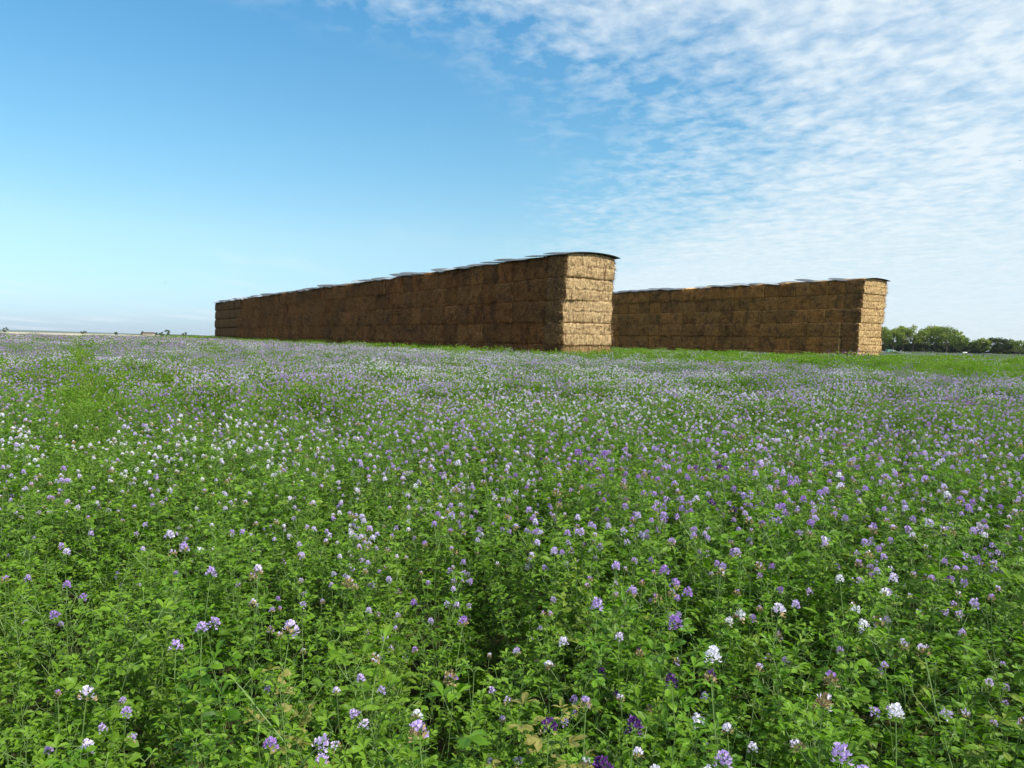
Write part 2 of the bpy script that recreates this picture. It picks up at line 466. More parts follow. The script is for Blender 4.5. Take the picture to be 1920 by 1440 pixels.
plan = []
for si, S in enumerate(STK):
    H = TIER[si]
    for k in range(S['cols']):
        jit = rnd.gauss(0, .006)
        for t in range(S['tiers']):
            c = S['A'] + S['D'] * (BW * (k + .5)) + S['n'] * (BL / 2)
            sh = rnd.gauss(0, .013) + jit
            if rnd.random() < .05: sh += rnd.uniform(.02, .08)
            if si == 0 and t == 4 and k in (12, 14, 20, 21, 27, 29, 36, 41, 43): sh -= rnd.uniform(.09, .16)
            if si == 1 and k == 1 and t in (1, 2): sh -= .10
            if si == 1: sh += max(0, .50 - .045 * k) * (t / 5.0) ** 1.1 + .05 * math.sin(t * 2.1)
            if si == 0: sh += .03 * math.sin(t * 1.7 + 1) + (.03 * t / 4 if k < 3 else 0)
            c = c + S['n'] * sh
            if k == 0: c = c - S['D'] * rnd.uniform(-.04, .05)
            if si == 0 and k == S['cols'] - 1 and t == 0: c = c + S['D'] * .32
            c.z = .22 + (0 if t == 0 else BASE[si] + H * (t - 1))
            pa = proj(S['A'] + S['D'] * (BW * k) + Vector((0, 0, c.z))); pb = proj(S['A'] + S['D'] * (BW * (k + 1)) + Vector((0, 0, c.z + H)))
            area = abs(pa[0] - pb[0]) * abs(pa[1] - pb[1])
            if k == 0: area *= 4
            if t == 0: area *= .35
            if si == 1 and max(pa[0], pb[0]) < 1158: area = 0
            plan.append([area, si, k, t, c])
plan.sort(key=lambda q: -q[0])
TONE = {0: [(1.22, .94, .72), (1.2, .98, .74), (1.3, .95, .68), (1.1, .90, .74)], 1: [(1.25, 1.10, .80), (1.38, 1.18, .84), (1.2, 1.06, .78), (1.32, 1.10, .74)]}
rest_v, rest_f = [], []
for rank, (area, si, k, t, c) in enumerate(plan):
    S = STK[si]; rz = math.atan2(S['n'].y, S['n'].x) + R_(rnd.gauss(0, .9)); nt_ = S['tiers']
    if rank < 300:
        key = (si, 't', rnd.randrange(3)) if t == nt_ - 1 else (si, 'n', rnd.randrange(5))
        o = bpy.data.objects.new("straw_bale", bale_mesh[key]); link(o)
        if t == 0: o.scale = (1, 1, BASE[si] / TIER[si])
        o.location = c; flip = rnd.random() < .5
        o.rotation_euler = (R_(rnd.gauss(0, .7)), R_(rnd.gauss(0, .6)), rz + (math.pi if flip else 0))
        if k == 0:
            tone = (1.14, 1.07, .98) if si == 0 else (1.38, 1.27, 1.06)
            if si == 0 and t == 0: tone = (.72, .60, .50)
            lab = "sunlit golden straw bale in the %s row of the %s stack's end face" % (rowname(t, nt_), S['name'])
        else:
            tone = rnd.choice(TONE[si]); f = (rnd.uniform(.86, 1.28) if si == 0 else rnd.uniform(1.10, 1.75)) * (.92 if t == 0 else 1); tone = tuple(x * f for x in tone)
            lab = "weathered straw bale, %s row of the %s stack, %s from its sunlit end" % (rowname(t, nt_), S['name'], ordinal(k + 1))
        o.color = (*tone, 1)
        tag(o, lab, "straw bale", "straw bales of the %s stack" % S['name'])
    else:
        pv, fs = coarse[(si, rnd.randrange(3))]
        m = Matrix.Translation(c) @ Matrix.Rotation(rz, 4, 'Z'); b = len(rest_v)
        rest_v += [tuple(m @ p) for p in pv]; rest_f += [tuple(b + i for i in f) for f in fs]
print("smallest individual bale area", plan[299][0], plan[299][1:4])

# the bales past the three hundred that show largest
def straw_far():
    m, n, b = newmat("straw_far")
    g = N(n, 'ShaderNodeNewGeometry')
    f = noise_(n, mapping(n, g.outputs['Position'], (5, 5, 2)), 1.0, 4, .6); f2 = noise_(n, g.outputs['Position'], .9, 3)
    c = mixc(n, maprange(n, f, .3, .7), (.066, .033, .012), (.175, .092, .036))  # brown matched to the bale ends, their painted shade included
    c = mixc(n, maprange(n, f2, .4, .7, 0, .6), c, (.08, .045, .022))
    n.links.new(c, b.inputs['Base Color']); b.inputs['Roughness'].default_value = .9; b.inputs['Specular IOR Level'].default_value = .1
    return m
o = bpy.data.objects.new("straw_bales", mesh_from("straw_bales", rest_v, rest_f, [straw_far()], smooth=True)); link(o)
tag(o, "brown straw bales at the far ends of the two long stacks", "straw bales", None, 'stuff')

# metal sheets over the top row
def sheet_mesh(seed, W=1.42, L=2.72, rise=.115):
    r = random.Random(seed); nxx, nyy = 18, 44; vs = []; fs = []
    lift = r.uniform(.0, .08); tw = r.uniform(-.03, .03); curl = r.uniform(-.03, .05)
    for s_ in (1, -1):
        for i in range(nxx + 1):
            x = (i / nxx - .5) * L
            for j in range(nyy + 1):
                y = (j / nyy - .5) * W
                z = rise * (1 - (2 * x / L) ** 2) - .03 * max(0, abs(x) - 1.02) / .34 + .012 * math.sin(2 * math.pi * y / .118) + lift * (j / nyy) ** 2 + tw * (2 * x / L) * (2 * y / W) + curl * max(0, -2 * x / L - .6)
                vs.append((x, y, z + s_ * .004))
    n1 = (nxx + 1) * (nyy + 1)
    def q(i, j, b): return b + i * (nyy + 1) + j
    for i in range(nxx):
        for j in range(nyy):
            fs.append((q(i, j, 0), q(i + 1, j, 0), q(i + 1, j + 1, 0), q(i, j + 1, 0)))
            fs.append((q(i, j, n1), q(i, j + 1, n1), q(i + 1, j + 1, n1), q(i + 1, j, n1)))
    for i in range(nxx):
        fs.append((q(i, 0, 0), q(i, 0, n1), q(i + 1, 0, n1), q(i + 1, 0, 0))); fs.append((q(i, nyy, 0), q(i + 1, nyy, 0), q(i + 1, nyy, n1), q(i, nyy, n1)))
    for j in range(nyy):
        fs.append((q(0, j, 0), q(0, j + 1, 0), q(0, j + 1, n1), q(0, j, n1))); fs.append((q(nxx, j, 0), q(nxx, j, n1), q(nxx, j + 1, n1), q(nxx, j + 1, 0)))
    return mesh_from("roofing_sheet", vs, fs, [SHEET], smooth=False)
sheets = [sheet_mesh(40 + i) for i in range(7)]
for si, S in enumerate(STK):
    rz = math.atan2(S['n'].y, S['n'].x); H = TIER[si] * (S['tiers'] - 1) + BASE[si] + .22
    for k in range(S['cols']):
        if k and rnd.random() < .03: continue
        o = bpy.data.objects.new("roofing_sheet", rnd.choice(sheets)); link(o)
        sh = rnd.gauss(0, .07) + (max(0, .50 - .045 * k) if si == 1 else 0)
        c = S['A'] + S['D'] * (BW * (k + .5) + rnd.gauss(0, .06) - (.06 if k == 0 else 0)) + S['n'] * (BL / 2 + sh)
        c.z = H + .012 + abs(rnd.gauss(0, .012))
        tilt = R_(rnd.uniform(2.0, 5.8)) if k else R_(.8)
        if k == 0: c.z += .015
        else: c.z += .5 * 1.42 * math.sin(tilt) * .66 - .03
        if k == 0 and si == 1: o.scale = (.90, 1, .75); c = c - S['n'] * .06
        o.location = c; o.rotation_euler = (tilt, R_(rnd.gauss(0, 1.1)), rz + R_(rnd.gauss(0, 1.4)))
        b = rnd.uniform(.55, 1.1) if rnd.random() < .72 or k == 0 else rnd.uniform(1.6, 3.0); o.color = (b, b, b * 1.02, 1)
        tag(o, ("curved metal roofing sheet at the sunlit end of the %s stack" % S['name']) if k == 0 else
            "metal roofing sheet atop the %s stack, %s from its sunlit end" % (S['name'], ordinal(k + 1)), "roofing sheet", "metal sheets on the %s stack" % S['name'])

o = bpy.data.objects.new("roofing_sheet", sheets[2]); link(o)
S = STK[0]; c = S['A'] + S['D'] * (BW * S['cols'] + .42) + S['n'] * (BL / 2 - .18); c.z = .22 + BASE[0] + .02
o.location = c; o.scale = (.8, .42, .5); o.rotation_euler = (R_(-3), 0, math.atan2(S['n'].y, S['n'].x)); o.color = (.7, .7, .72, 1)
tag(o, "short metal sheet poking out above the bottom bale at the left stack's far end", "roofing sheet", "metal sheets on the left stack")

# ------------------------------------------------------------------ alfalfa crop
LIB = bpy.data.collections.new("alfalfa_sources")      # source shapes for the crop's instances; not part of the scene

def leaflet(mb, p, d, nrm, L, W, t, m=0, bend=.15, detail=True):
    """obovate leaflet from p along d, facing nrm, folded a little along its midrib"""
    d = d.normalized(); s = d.cross(nrm).normalized(); nn = s.cross(d).normalized()
    def q(a, b, c): return p + d * (a * L) + s * (b * W) + nn * (c * L)
    if detail:
        v = [q(0, 0, 0), q(.5, 0, -.02), q(1, 0, -bend), q(.42, -.40, .07), q(.78, -.48, -.01), q(.42, .40, .07), q(.78, .48, -.01), q(.8, 0, -.06)]
        mb.grid(v, [(0, 3, 1), (0, 1, 5), (3, 4, 7, 1), (1, 7, 6, 5), (4, 2, 7), (7, 2, 6)], m, t)
    else:
        v = [q(0, 0, 0), q(.6, -.5, .05), q(1, 0, -bend), q(.6, .5, .05)]
        mb.grid(v, [(0, 1, 2), (0, 2, 3)], m, t)

def rvec(r, up=0.0):
    a = r.uniform(0, 2 * math.pi); z = r.uniform(-1, 1); k = math.sqrt(1 - z * z)
    return (Vector((k * math.cos(a), k * math.sin(a), z)) + Vector((0, 0, up))).normalized()

def trifoliate(mb, r, p, out, size, t, m=0, detail=True):
    el = r.uniform(.05, 1.05)
    pet = (out * math.cos(el) + Vector((0, 0, math.sin(el)))).normalized()
    Lp = size * r.uniform(.5, 1.3); q = p + pet * Lp
    if detail: mb.tube([p, q], .0006, 3, 1, .5)
    side = pet.cross(Vector((0, 0, 1)))
    side = side.normalized() if side.length > .05 else Vector((1, 0, 0))
    nrm = (Vector((0, 0, 1)) + out * r.uniform(-.2, .5) + rvec(r) * .55).normalized()
    for a in (0, -1, 1):
        d = (pet * (1 if a == 0 else .45) + side * a * .9 + Vector((0, 0, r.uniform(-.25, .15)))).normalized()
        n2 = (nrm + side * (-a * .25) + rvec(r) * .25).normalized()
        if abs(n2.dot(d)) > .9: n2 = Vector((0, 0, 1))
        leaflet(mb, q, d, n2, size * r.uniform(.85, 1.15), size * r.uniform(.38, .54), min(1, max(0, t + r.uniform(-.16, .16))), m, r.uniform(.05, .3), detail)

def raceme(mb, r, p, ax, size=1.0, m=2, ms=3, nfl=18, stage=0.0):
    """a short spike of pea flowers; stage>0: the lower florets have faded"""
    ax = ax.normalized(); a = ax.orthogonal().normalized(); b = ax.cross(a)
    H = .016 * size
    for i in range(nfl):
        f = (i + .5) / nfl; an = i * 2.399 + r.uniform(-.3, .3)
        o = a * math.cos(an) + b * math.sin(an)
        base = p + ax * (H * f) + o * .0015
        tilt = .15 + .85 * f + r.uniform(-.15, .2)
        d = (o * math.cos(tilt) + ax * math.sin(tilt)).normalized()
        L = (.0115 - .0025 * f) * size * r.uniform(.85, 1.15)
        s = d.cross(ax)
        s = s.normalized() if s.length > .05 else a
        u = s.cross(d).normalized()
        if u.dot(ax) < 0: u = -u
        t = min(1, max(0, .5 + r.uniform(-.4, .4)))
        if f < stage and r.random() < .8:
            mm = ms
        else:
            mm = m
        w = L * .42
        tip = base + d * L
        mb.face([base, base + d * L * .55 + s * w * .35, base + d * L * .55 - s * w * .35], 1, .4)
        # banner, folded back, and the wings below
        mb.grid([base + d * L * .5, tip + s * w + u * L * .30, tip + u * L * .52 + d * L * .06, tip - s * w + u * L * .30], [(0, 1, 2), (0, 2, 3)], mm, t)
        mb.grid([base + d * L * .5, tip + s * w * .6 - u * L * .10, tip + d * L * .22 - u * L * .02, tip - s * w * .6 - u * L * .10], [(0, 1, 2), (0, 2, 3)], mm, min(1, max(0, t - .18)))

def stem_plant(r, H, flowers, detail=True, leaf=0, mbs=None, lush=1.0):
    """one alfalfa stem; returns MBs (or fills one) : foliage, stem, heads"""
    fol, stm, heads = mbs
    lean = Vector((r.uniform(-.16, .16), r.uniform(-.16, .16), 0))
    n = 6
    pts = [lean * (H * (i / n) ** 1.6) + Vector((r.uniform(-.004, .004), r.uniform(-.004, .004), H * i / n)) for i in range(n + 1)]
    pts[0] = Vector((0, 0, 0))
    stm.tube(pts, [.0013 - .0007 * i / n for i in range(n + 1)], 4 if detail else 3, 1, .5)
    def on(f):
        x = f * n; i = min(n - 1, int(x)); return pts[i].lerp(pts[i + 1], x - i)
    an = r.uniform(0, 6.28); big = r.choice((.8, .9, 1.0, 1.0, 1.15, 1.35))
    nodes = int(15 * lush)
    for i in range(nodes):
        f = .22 + .76 * (i + r.uniform(-.3, .3)) / nodes
        p = on(max(.05, min(1, f))); an += math.pi + r.uniform(-.6, .6)
        o = Vector((math.cos(an), math.sin(an), 0))
        sz = (.033 - .012 * max(0, f - .45) / .55) * r.uniform(.8, 1.2) * big
        t = .12 + .62 * f + r.uniform(-.12, .12)  # lower leaves tinted darker, painting shade into the gaps between plants
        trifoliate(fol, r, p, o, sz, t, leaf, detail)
        if .3 < f < .93 and r.random() < .72 * lush:           # axillary shoot
            sh = p + (o * .75 + Vector((r.uniform(-.4, .4), r.uniform(-.4, .4), .9))).normalized() * r.uniform(.03, .085)
            if detail: stm.tube([p, sh], .0007, 3, 1, .5)
            for k in range(r.choice((2, 3, 3))):
                a2 = r.uniform(0, 6.28)
                trifoliate(fol, r, sh, Vector((math.cos(a2), math.sin(a2), 0)), sz * r.uniform(.6, .9), t + .12, leaf, detail)
    tip = on(1.0)
    for k in range(4 if flowers == 0 else 2):
        a2 = r.uniform(0, 6.28)
        trifoliate(fol, r, tip, Vector((math.cos(a2), math.sin(a2), 0)) * .8, .013 * r.uniform(.7, 1.2), .85, leaf, detail)
    for k in range(flowers):
        f = 1.0 if k == 0 else r.uniform(.80, .97); p = on(f)
        a2 = r.uniform(0, 6.28); o = Vector((math.cos(a2), math.sin(a2), 0))
        d = (o * (.15 if k == 0 else .75) + Vector((0, 0, 1))).normalized()
        q = p + d * r.uniform(.03, .07) + Vector((0, 0, .012 if k == 0 else 0))
        stm.tube([p, q], .0008, 3, 1, .55)
        hb = heads if not isinstance(heads, list) else MB()
        raceme(hb, r, q, (d + Vector((0, 0, .3))), r.uniform(.58, .90), 2, 3, r.randint(13, 21), r.choice((0, 0, 0, .3, .6, .95)))
        if isinstance(heads, list): heads.append(hb)

SRC = []
def source(mb):
    o = bpy.data.objects.new("s%03d" % len(SRC), mb.mesh("alfalfa", [LEAF, STEM, PETAL, SEED])); LIB.objects.link(o); SRC.append(o); return len(SRC) - 1

GRP = {}
def add(g, i): GRP.setdefault(g, []).append(i)
for i in range(9):
    m = MB(); stem_plant(random.Random(500 + i), .60 + .02 * (i % 4), 0, True, 0, (m, m, m)); add('near0', source(m))
for i in range(10):
    m = MB(); stem_plant(random.Random(600 + i), .62 + .02 * (i % 4), (1, 2, 1, 3, 2, 1, 2, 1, 3, 2)[i], True, 0, (m, m, m), .9); add('near1', source(m))

def tuft(seed, nleaf, rad, size, nfl, fsize, H=.62, blades=0):
    r = random.Random(seed); m = MB()
    for i in range(nleaf):
        a = r.uniform(0, 6.28); q = rad * math.sqrt(r.random())
        z = H * (1 - abs(r.gauss(0, .28))) + r.uniform(-.03, .03)
        if z < .1: z = r.uniform(.2, H)
        p = Vector((q * math.cos(a), q * math.sin(a), z))
        d = rvec(r, .35); nn = (rvec(r) * .8 + Vector((0, 0, 1))).normalized()
        if abs(d.dot(nn)) > .92: continue
        L = size * r.uniform(.7, 1.3)
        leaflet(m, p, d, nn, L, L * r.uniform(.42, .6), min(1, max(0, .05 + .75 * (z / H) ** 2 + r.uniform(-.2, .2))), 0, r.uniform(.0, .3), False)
    for i in range(blades):
        a = r.uniform(0, 6.28); q = rad * math.sqrt(r.random()); p = Vector((q * math.cos(a), q * math.sin(a), 0))
        tp = p + Vector((r.uniform(-.06, .06), r.uniform(-.06, .06), H * r.uniform(.85, 1.1)))
        m.tube([p + (tp - p) * .55, tp], .0012 * (size / .03) ** .5, 3, 1, .5)
    for i in range(nleaf // 14):          # dry scraps and pale pods
        a = r.uniform(0, 6.28); q = rad * math.sqrt(r.random()); d = rvec(r, .3); nn = rvec(r, .6)
        if abs(d.dot(nn)) < .9: leaflet(m, Vector((q * math.cos(a), q * math.sin(a), H * r.uniform(.8, 1.0))), d, nn, size * .6, size * .3, r.random(), 3, .2, False)
    for i in range(nfl):
        a = r.uniform(0, 6.28); q = rad * math.sqrt(r.random())
        p = Vector((q * math.cos(a), q * math.sin(a), H * r.uniform(.90, 1.10)))
        if fsize < .02:
            raceme(m, r, p, Vector((r.uniform(-.3, .3), r.uniform(-.3, .3), 1)), fsize / .0115, 2, 3, 9, r.choice((0, 0, 0, .4)))
        else:
            for k in range(3):
                d = rvec(r, .2); nn = rvec(r)
                if abs(d.dot(nn)) > .9: continue
                leaflet(m, p - d * fsize * .5, d, nn, fsize * r.uniform(.8, 1.2), fsize * .75, r.uniform(.1, .9), 2 if r.random() < .82 else 3, .1, False)
    return m
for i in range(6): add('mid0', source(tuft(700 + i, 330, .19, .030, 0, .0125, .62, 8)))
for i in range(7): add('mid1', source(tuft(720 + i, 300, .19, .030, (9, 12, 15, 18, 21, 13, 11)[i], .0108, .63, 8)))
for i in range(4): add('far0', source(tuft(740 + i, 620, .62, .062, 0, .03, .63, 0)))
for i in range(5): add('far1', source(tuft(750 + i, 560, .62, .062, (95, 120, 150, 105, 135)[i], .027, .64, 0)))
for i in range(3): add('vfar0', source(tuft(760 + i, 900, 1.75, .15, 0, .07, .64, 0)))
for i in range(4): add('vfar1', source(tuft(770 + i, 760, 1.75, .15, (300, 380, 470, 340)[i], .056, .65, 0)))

def poly_sd(x, y, poly):
    """signed distance to a polygon (positive inside)"""
    x = np.asarray(x); y = np.asarray(y); d = np.full(x.shape, 1e9); ins = np.zeros(x.shape, bool); n = len(poly)
    for i in range(n):
        ax, ay = poly[i]; bx, by = poly[(i + 1) % n]
        ex, ey = bx - ax, by - ay; wx, wy = x - ax, y - ay
        t = np.clip((wx * ex + wy * ey) / (ex * ex + ey * ey), 0, 1)
        d = np.minimum(d, np.hypot(wx - ex * t, wy - ey * t))
        c = ((ay > y) != (by > y)) & (x < (bx - ax) * (y - ay) / (by - ay + 1e-12) + ax)
        ins ^= c
    return np.where(ins, d, -d)

def sxy(S, a, b): p = S['A'] + S['D'] * a + S['n'] * b; return (p.x, p.y)
FOOT = [[sxy(S, -.0, -.0), sxy(S, S['cols'] * BW, 0), sxy(S, S['cols'] * BW, BL), sxy(S, 0, BL)] for S in STK]
HEAD = [(-45, 96), (-12.5, 44), (-4.2, 28.5), (1.2, 23.0), (4.8, 21.0), (7.6, 18.6), (9.6, 15.4), (13.0, 15.6), (19, 22), (42, 44), (80, 84), (72, 96), (40, 76), (24, 60), (2, 100), (-20, 130)]
TRAM = [((-1.97, 3.7), (-16.05, 29.5))]
CROP = [(-90, -10), (60, -10), (330, 372), (-108, 372), (-94, 262), (-56, 86)]

def seg_d(x, y, a, b):
    ex, ey = b[0] - a[0], b[1] - a[1]; wx, wy = x - a[0], y - a[1]
    t = (wx * ex + wy * ey) / (ex * ex + ey * ey)
    return np.abs(wx * ey - wy * ex) / math.hypot(ex, ey), t

pts_all = {k: [] for k in ('p', 'i', 'r', 's', 'h', 'k', 'w')}
def scatter(y0, y1, dens, g0, g1, jit_s, marg=1.25, near=False, fmul=1.0):
    """points in the view wedge between depths y0 and y1"""
    tanh = .643 * marg
    xa = tanh * y1 + (1.6 if near else 2.5)
    ylo = -1.4 if near else y0
    n = int(dens * 2 * xa * (y1 - ylo))
    x = rng.uniform(-xa, xa, n); y = rng.uniform(ylo, y1, n)
    keep = np.abs(x) < (tanh * np.maximum(y, 0) + (1.6 if near else 2.5))
    keep &= poly_sd(x, y, CROP) > 0
    if near: keep &= rng.random(n) < .34 + .9 * vnoise(x * 4.7 + .6 * y + 3, y * 4.3 - .8 * x, 77)
    for F in FOOT: keep &= poly_sd(x, y, F) < -.12
    x = x[keep]; y = y[keep]; n = len(x)
    z = ground_z(x, y)
    hn = vnoise(x * 1.1, y * 1.1, 3) * .45 + vnoise(x * 3.6, y * 3.6, 4) * .55
    sc = ((.72 + .46 * hn if y1 < 30 else .86 + .20 * hn) + rng.normal(0, jit_s, n)) * (1 + .06 * sstep(12, 35, y))
    head = sstep(-.9, 1.2, poly_sd(x, y, HEAD) + (.5 if y1 > 30 else 0) + 2.2 * (vnoise(x * .6, y * .6, 8) - .5))
    for F in FOOT: head = np.maximum(head, 1 - sstep(2.4, 4.6, -poly_sd(x, y, F) + 1.6 * (vnoise(x * .7, y * .7, 9) - .5)))
    tr = np.zeros(n)
    for a, b in TRAM:
        d, t = seg_d(x, y, a, b)
        wob = .12 * (vnoise(y * .5, 0 * y, 12) - .5)
        tr = np.maximum(tr, (1 - sstep(.11 + .004 * y, .24 + .008 * y, d + wob)) * sstep(-.06, .08, t))
    # flowering density 0..1
    fl = .30 + .75 * (vnoise(x * .75, y * .75, 21) * .55 + vnoise(x * .22, y * .22, 22) * .45)
    side = x / np.maximum(y, 1.0)
    nearleft = (1 - sstep(1.2, 3.1, y)) * (1 - sstep(-.28, .28, side))
    fl *= 1 - .75 * nearleft
    fl *= 1 - .45 * (1 - sstep(1.2, 2.6, y))
    fl *= 1 + .35 * sstep(.05, .5, side) * sstep(1.8, 3.5, y)
    fl *= 1 + .45 * sstep(2.6, 5.5, y)
    fl *= .42 + 1.16 * vnoise(x * 1.9, y * 1.9, 61) * (1 - .5 * sstep(15, 40, y)) + .58 * sstep(15, 40, y) * .5
    fl *= 1 - .95 * head
    fl *= 1 + .40 * sstep(-.35, -.05, side) * sstep(1.5, 2.6, y) * (1 - sstep(8, 14, y))
    fl *= 1 - .30 * sstep(-.15, -.40, side) * sstep(3, 6, y)
    fl *= 1 - .95 * tr
    fl = np.clip(fl * fmul, 0, 1)
    sc *= 1 - .28 * (1 - sstep(3, 25, poly_sd(x, y, CROP))) * sstep(60, 90, y) * (x < 0)
    isf = rng.random(n) < fl
    idx = np.where(isf, np.array(GRP[g1])[rng.integers(0, len(GRP[g1]), n)], np.array(GRP[g0])[rng.integers(0, len(GRP[g0]), n)])
    patch = vnoise(x * .5 + 9, y * .5, 31)
    patch = .5 * patch + .5 * vnoise(x * 1.8, y * 1.8, 33)
    hue = .31 + .85 * (patch - .5) + rng.normal(0, .14, n) + .22 * sstep(.1, .6, side) * sstep(1.5, 4, y) + .05 * sstep(3, 30, y) + .14 * sstep(2.5, 7, y) * (1 - sstep(-.25, -.05, side))
    dark = (rng.random(n) < .035) & (x > .1)
    hue = np.where(dark, .97, np.clip(hue, 0.02, .86))
    sick = np.clip(rng.normal(0, .12, n), 0, 1) + (rng.random(n) < .085) * rng.uniform(.25, .85, n)
    warm = np.clip(.08 + .6 * vnoise(x * .4, y * .4, 41) + .95 * head + .8 * tr + .4 * nearleft + rng.normal(0, .12, n), 0, 1)
    sc = sc * (1 - .16 * tr) * (1 - .05 * head) * (1 + head * .55 * (vnoise(x * 1.7, y * 1.7, 55) ** 1.5 - .45))
    rot = np.stack([rng.normal(0, .10, n), rng.normal(0, .10, n), rng.uniform(0, 6.283, n)], 1)
    A = pts_all
    A['p'].append(np.stack([x, y, z], 1)); A['i'].append(idx); A['r'].append(rot); A['s'].append(sc); A['h'].append(hue); A['k'].append(np.clip(sick, 0, 1)); A['w'].append(warm)
    return n
cnt = [scatter(0, 7.5, 185, 'near0', 'near1', .08, 1.3, True, 1.05),
       scatter(7.5, 25, 22, 'mid0', 'mid1', .06, 1.2, False, 1.3),
       scatter(25, 78, 2.1, 'far0', 'far1', .05, 1.2, False, 1.35),
       scatter(78, 372, .16, 'vfar0', 'vfar1', .04, 1.15, False, 1.2)]
print("crop instances", cnt)
PT = {k: np.concatenate(v) for k, v in pts_all.items()}
me = bpy.data.meshes.new("alfalfa_crop")
me.vertices.add(len(PT['p'])); me.vertices.foreach_set("co", PT['p'].astype(np.float32).ravel())
def pa(name, typ, data, field):
    a = me.attributes.new(name, typ, 'POINT'); a.data.foreach_set(field, data)
pa('idx', 'INT', PT['i'].astype(np.int32), 'value')
pa('rot', 'FLOAT_VECTOR', PT['r'].astype(np.float32).ravel(), 'vector')
for nm, k in (('scl', 's'), ('hue', 'h'), ('sick', 'k'), ('warm', 'w')): pa(nm, 'FLOAT', PT[k].astype(np.float32), 'value')
me.update()
crop = bpy.data.objects.new("alfalfa_crop", me); link(crop)
tag(crop, "green alfalfa crop in lilac flower covering the whole field", "alfalfa", None, 'stuff')

ng = bpy.data.node_groups.new("spread_crop", 'GeometryNodeTree')
ng.interface.new_socket("Geometry", in_out='INPUT', socket_type='NodeSocketGeometry')
ng.interface.new_socket("Geometry", in_out='OUTPUT', socket_type='NodeSocketGeometry')
gi = ng.nodes.new('NodeGroupInput'); go = ng.nodes.new('NodeGroupOutput')
ci = ng.nodes.new('GeometryNodeCollectionInfo'); ci.inputs['Collection'].default_value = LIB
ci.inputs['Separate Children'].default_value = True; ci.inputs['Reset Children'].default_value = True
iop = ng.nodes.new('GeometryNodeInstanceOnPoints'); iop.inputs['Pick Instance'].default_value = True
def na(name, typ):
    a = ng.nodes.new('GeometryNodeInputNamedAttribute'); a.data_type = typ; a.inputs[0].default_value = name
    return next(s for s in a.outputs if s.enabled and s.name == 'Attribute')
L = ng.links.new
L(gi.outputs[0], iop.inputs['Points']); L(ci.outputs[0], iop.inputs['Instance'])
L(na('idx', 'INT'), iop.inputs['Instance Index']); L(na('rot', 'FLOAT_VECTOR'), iop.inputs['Rotation']); L(na('scl', 'FLOAT'), iop.inputs['Scale'])
L(iop.outputs[0], go.inputs[0])
md = crop.modifiers.new("spread", 'NODES'); md.node_group = ng
# ------------------------------------------------------------------ trees, hedge bushes, far shrubs
BARK = plain("bark", (.075, .058, .045), .9, 0, .3, 1.5)
TLEAF = leaf_mat("tree_leaf", (.038, .072, .013), (.135, .190, .022), (.31, .34, .045), inst=False, transl=.25, rough=.6)
TLEAF2 = leaf_mat("tree_leaf_dark", (.018, .034, .014), (.045, .072, .020), (.095, .125, .028), inst=False, transl=.2, rough=.6)
FLEAF = leaf_mat("shrub_leaf_hazed", (.06, .085, .06), (.09, .12, .075), (.13, .155, .09), inst=False, transl=.2, rough=.6)  # pale grey-green paints distance haze into the leaf colour

def make_tree(name, loc, H, W, seed, label, cat, group, leafm, clear=.30, nclump=22, nleaf=120, leaf=.55):
    r = random.Random(seed)
    root = empty(name, loc); tag(root, label, cat, group)
    t = MB(); tops = []
    th = H * (clear + .18)
    pts = [Vector((r.uniform(-.1, .1) * i, r.uniform(-.1, .1) * i, th * i / 4)) for i in range(5)]
    t.tube(pts, [H * .024 * (1 - .13 * i) for i in range(5)], 7)
    cl = []
    for k in range(nclump):
        a = r.uniform(0, 6.28); u_ = r.random() ** .5
        zz = r.uniform(-1, 1); rad = math.sqrt(max(0, 1 - zz * zz)) * (.55 + .45 * u_)
        c = Vector((math.cos(a) * rad * W * .40, math.sin(a) * rad * W * .40, H * (clear + (1 - clear) * .5) + zz * H * (1 - clear) * .38))
        c.z += H * .05 * r.uniform(-1, 1)
        cl.append((c, H * r.uniform(.085, .15)))
    for c, q in cl[:9]:
        s0 = pts[2 + r.randrange(3)]
        m_ = s0.lerp(c, .5) + Vector((r.uniform(-.3, .3), r.uniform(-.3, .3), -.2))
        t.tube([s0, m_, c], [H * .011, H * .007, H * .003], 5)
    t.build('trunk', [BARK], root, True)
    m = MB()
    for c, q in cl:
        tone = r.uniform(-.22, .25) + .25 * (c.z / H - .6)
        for i in range(nleaf):
            d = rvec(r); p = c + Vector((d.x * 1.25, d.y * 1.25, d.z * .85)) * (q * r.random() ** .4)
            if p.z < H * clear * .8: continue
            nn = (d * .8 + rvec(r) * .8 + Vector((0, 0, .3))).normalized(); dd = rvec(r)
            if abs(dd.dot(nn)) > .9: continue
            L = leaf * r.uniform(.6, 1.35)
            leaflet(m, p, dd, nn, L, L * .75, min(1, max(0, .45 + tone + r.uniform(-.18, .18))), 0, .15, False)
    m.build('crown', [leafm], root)
    return root

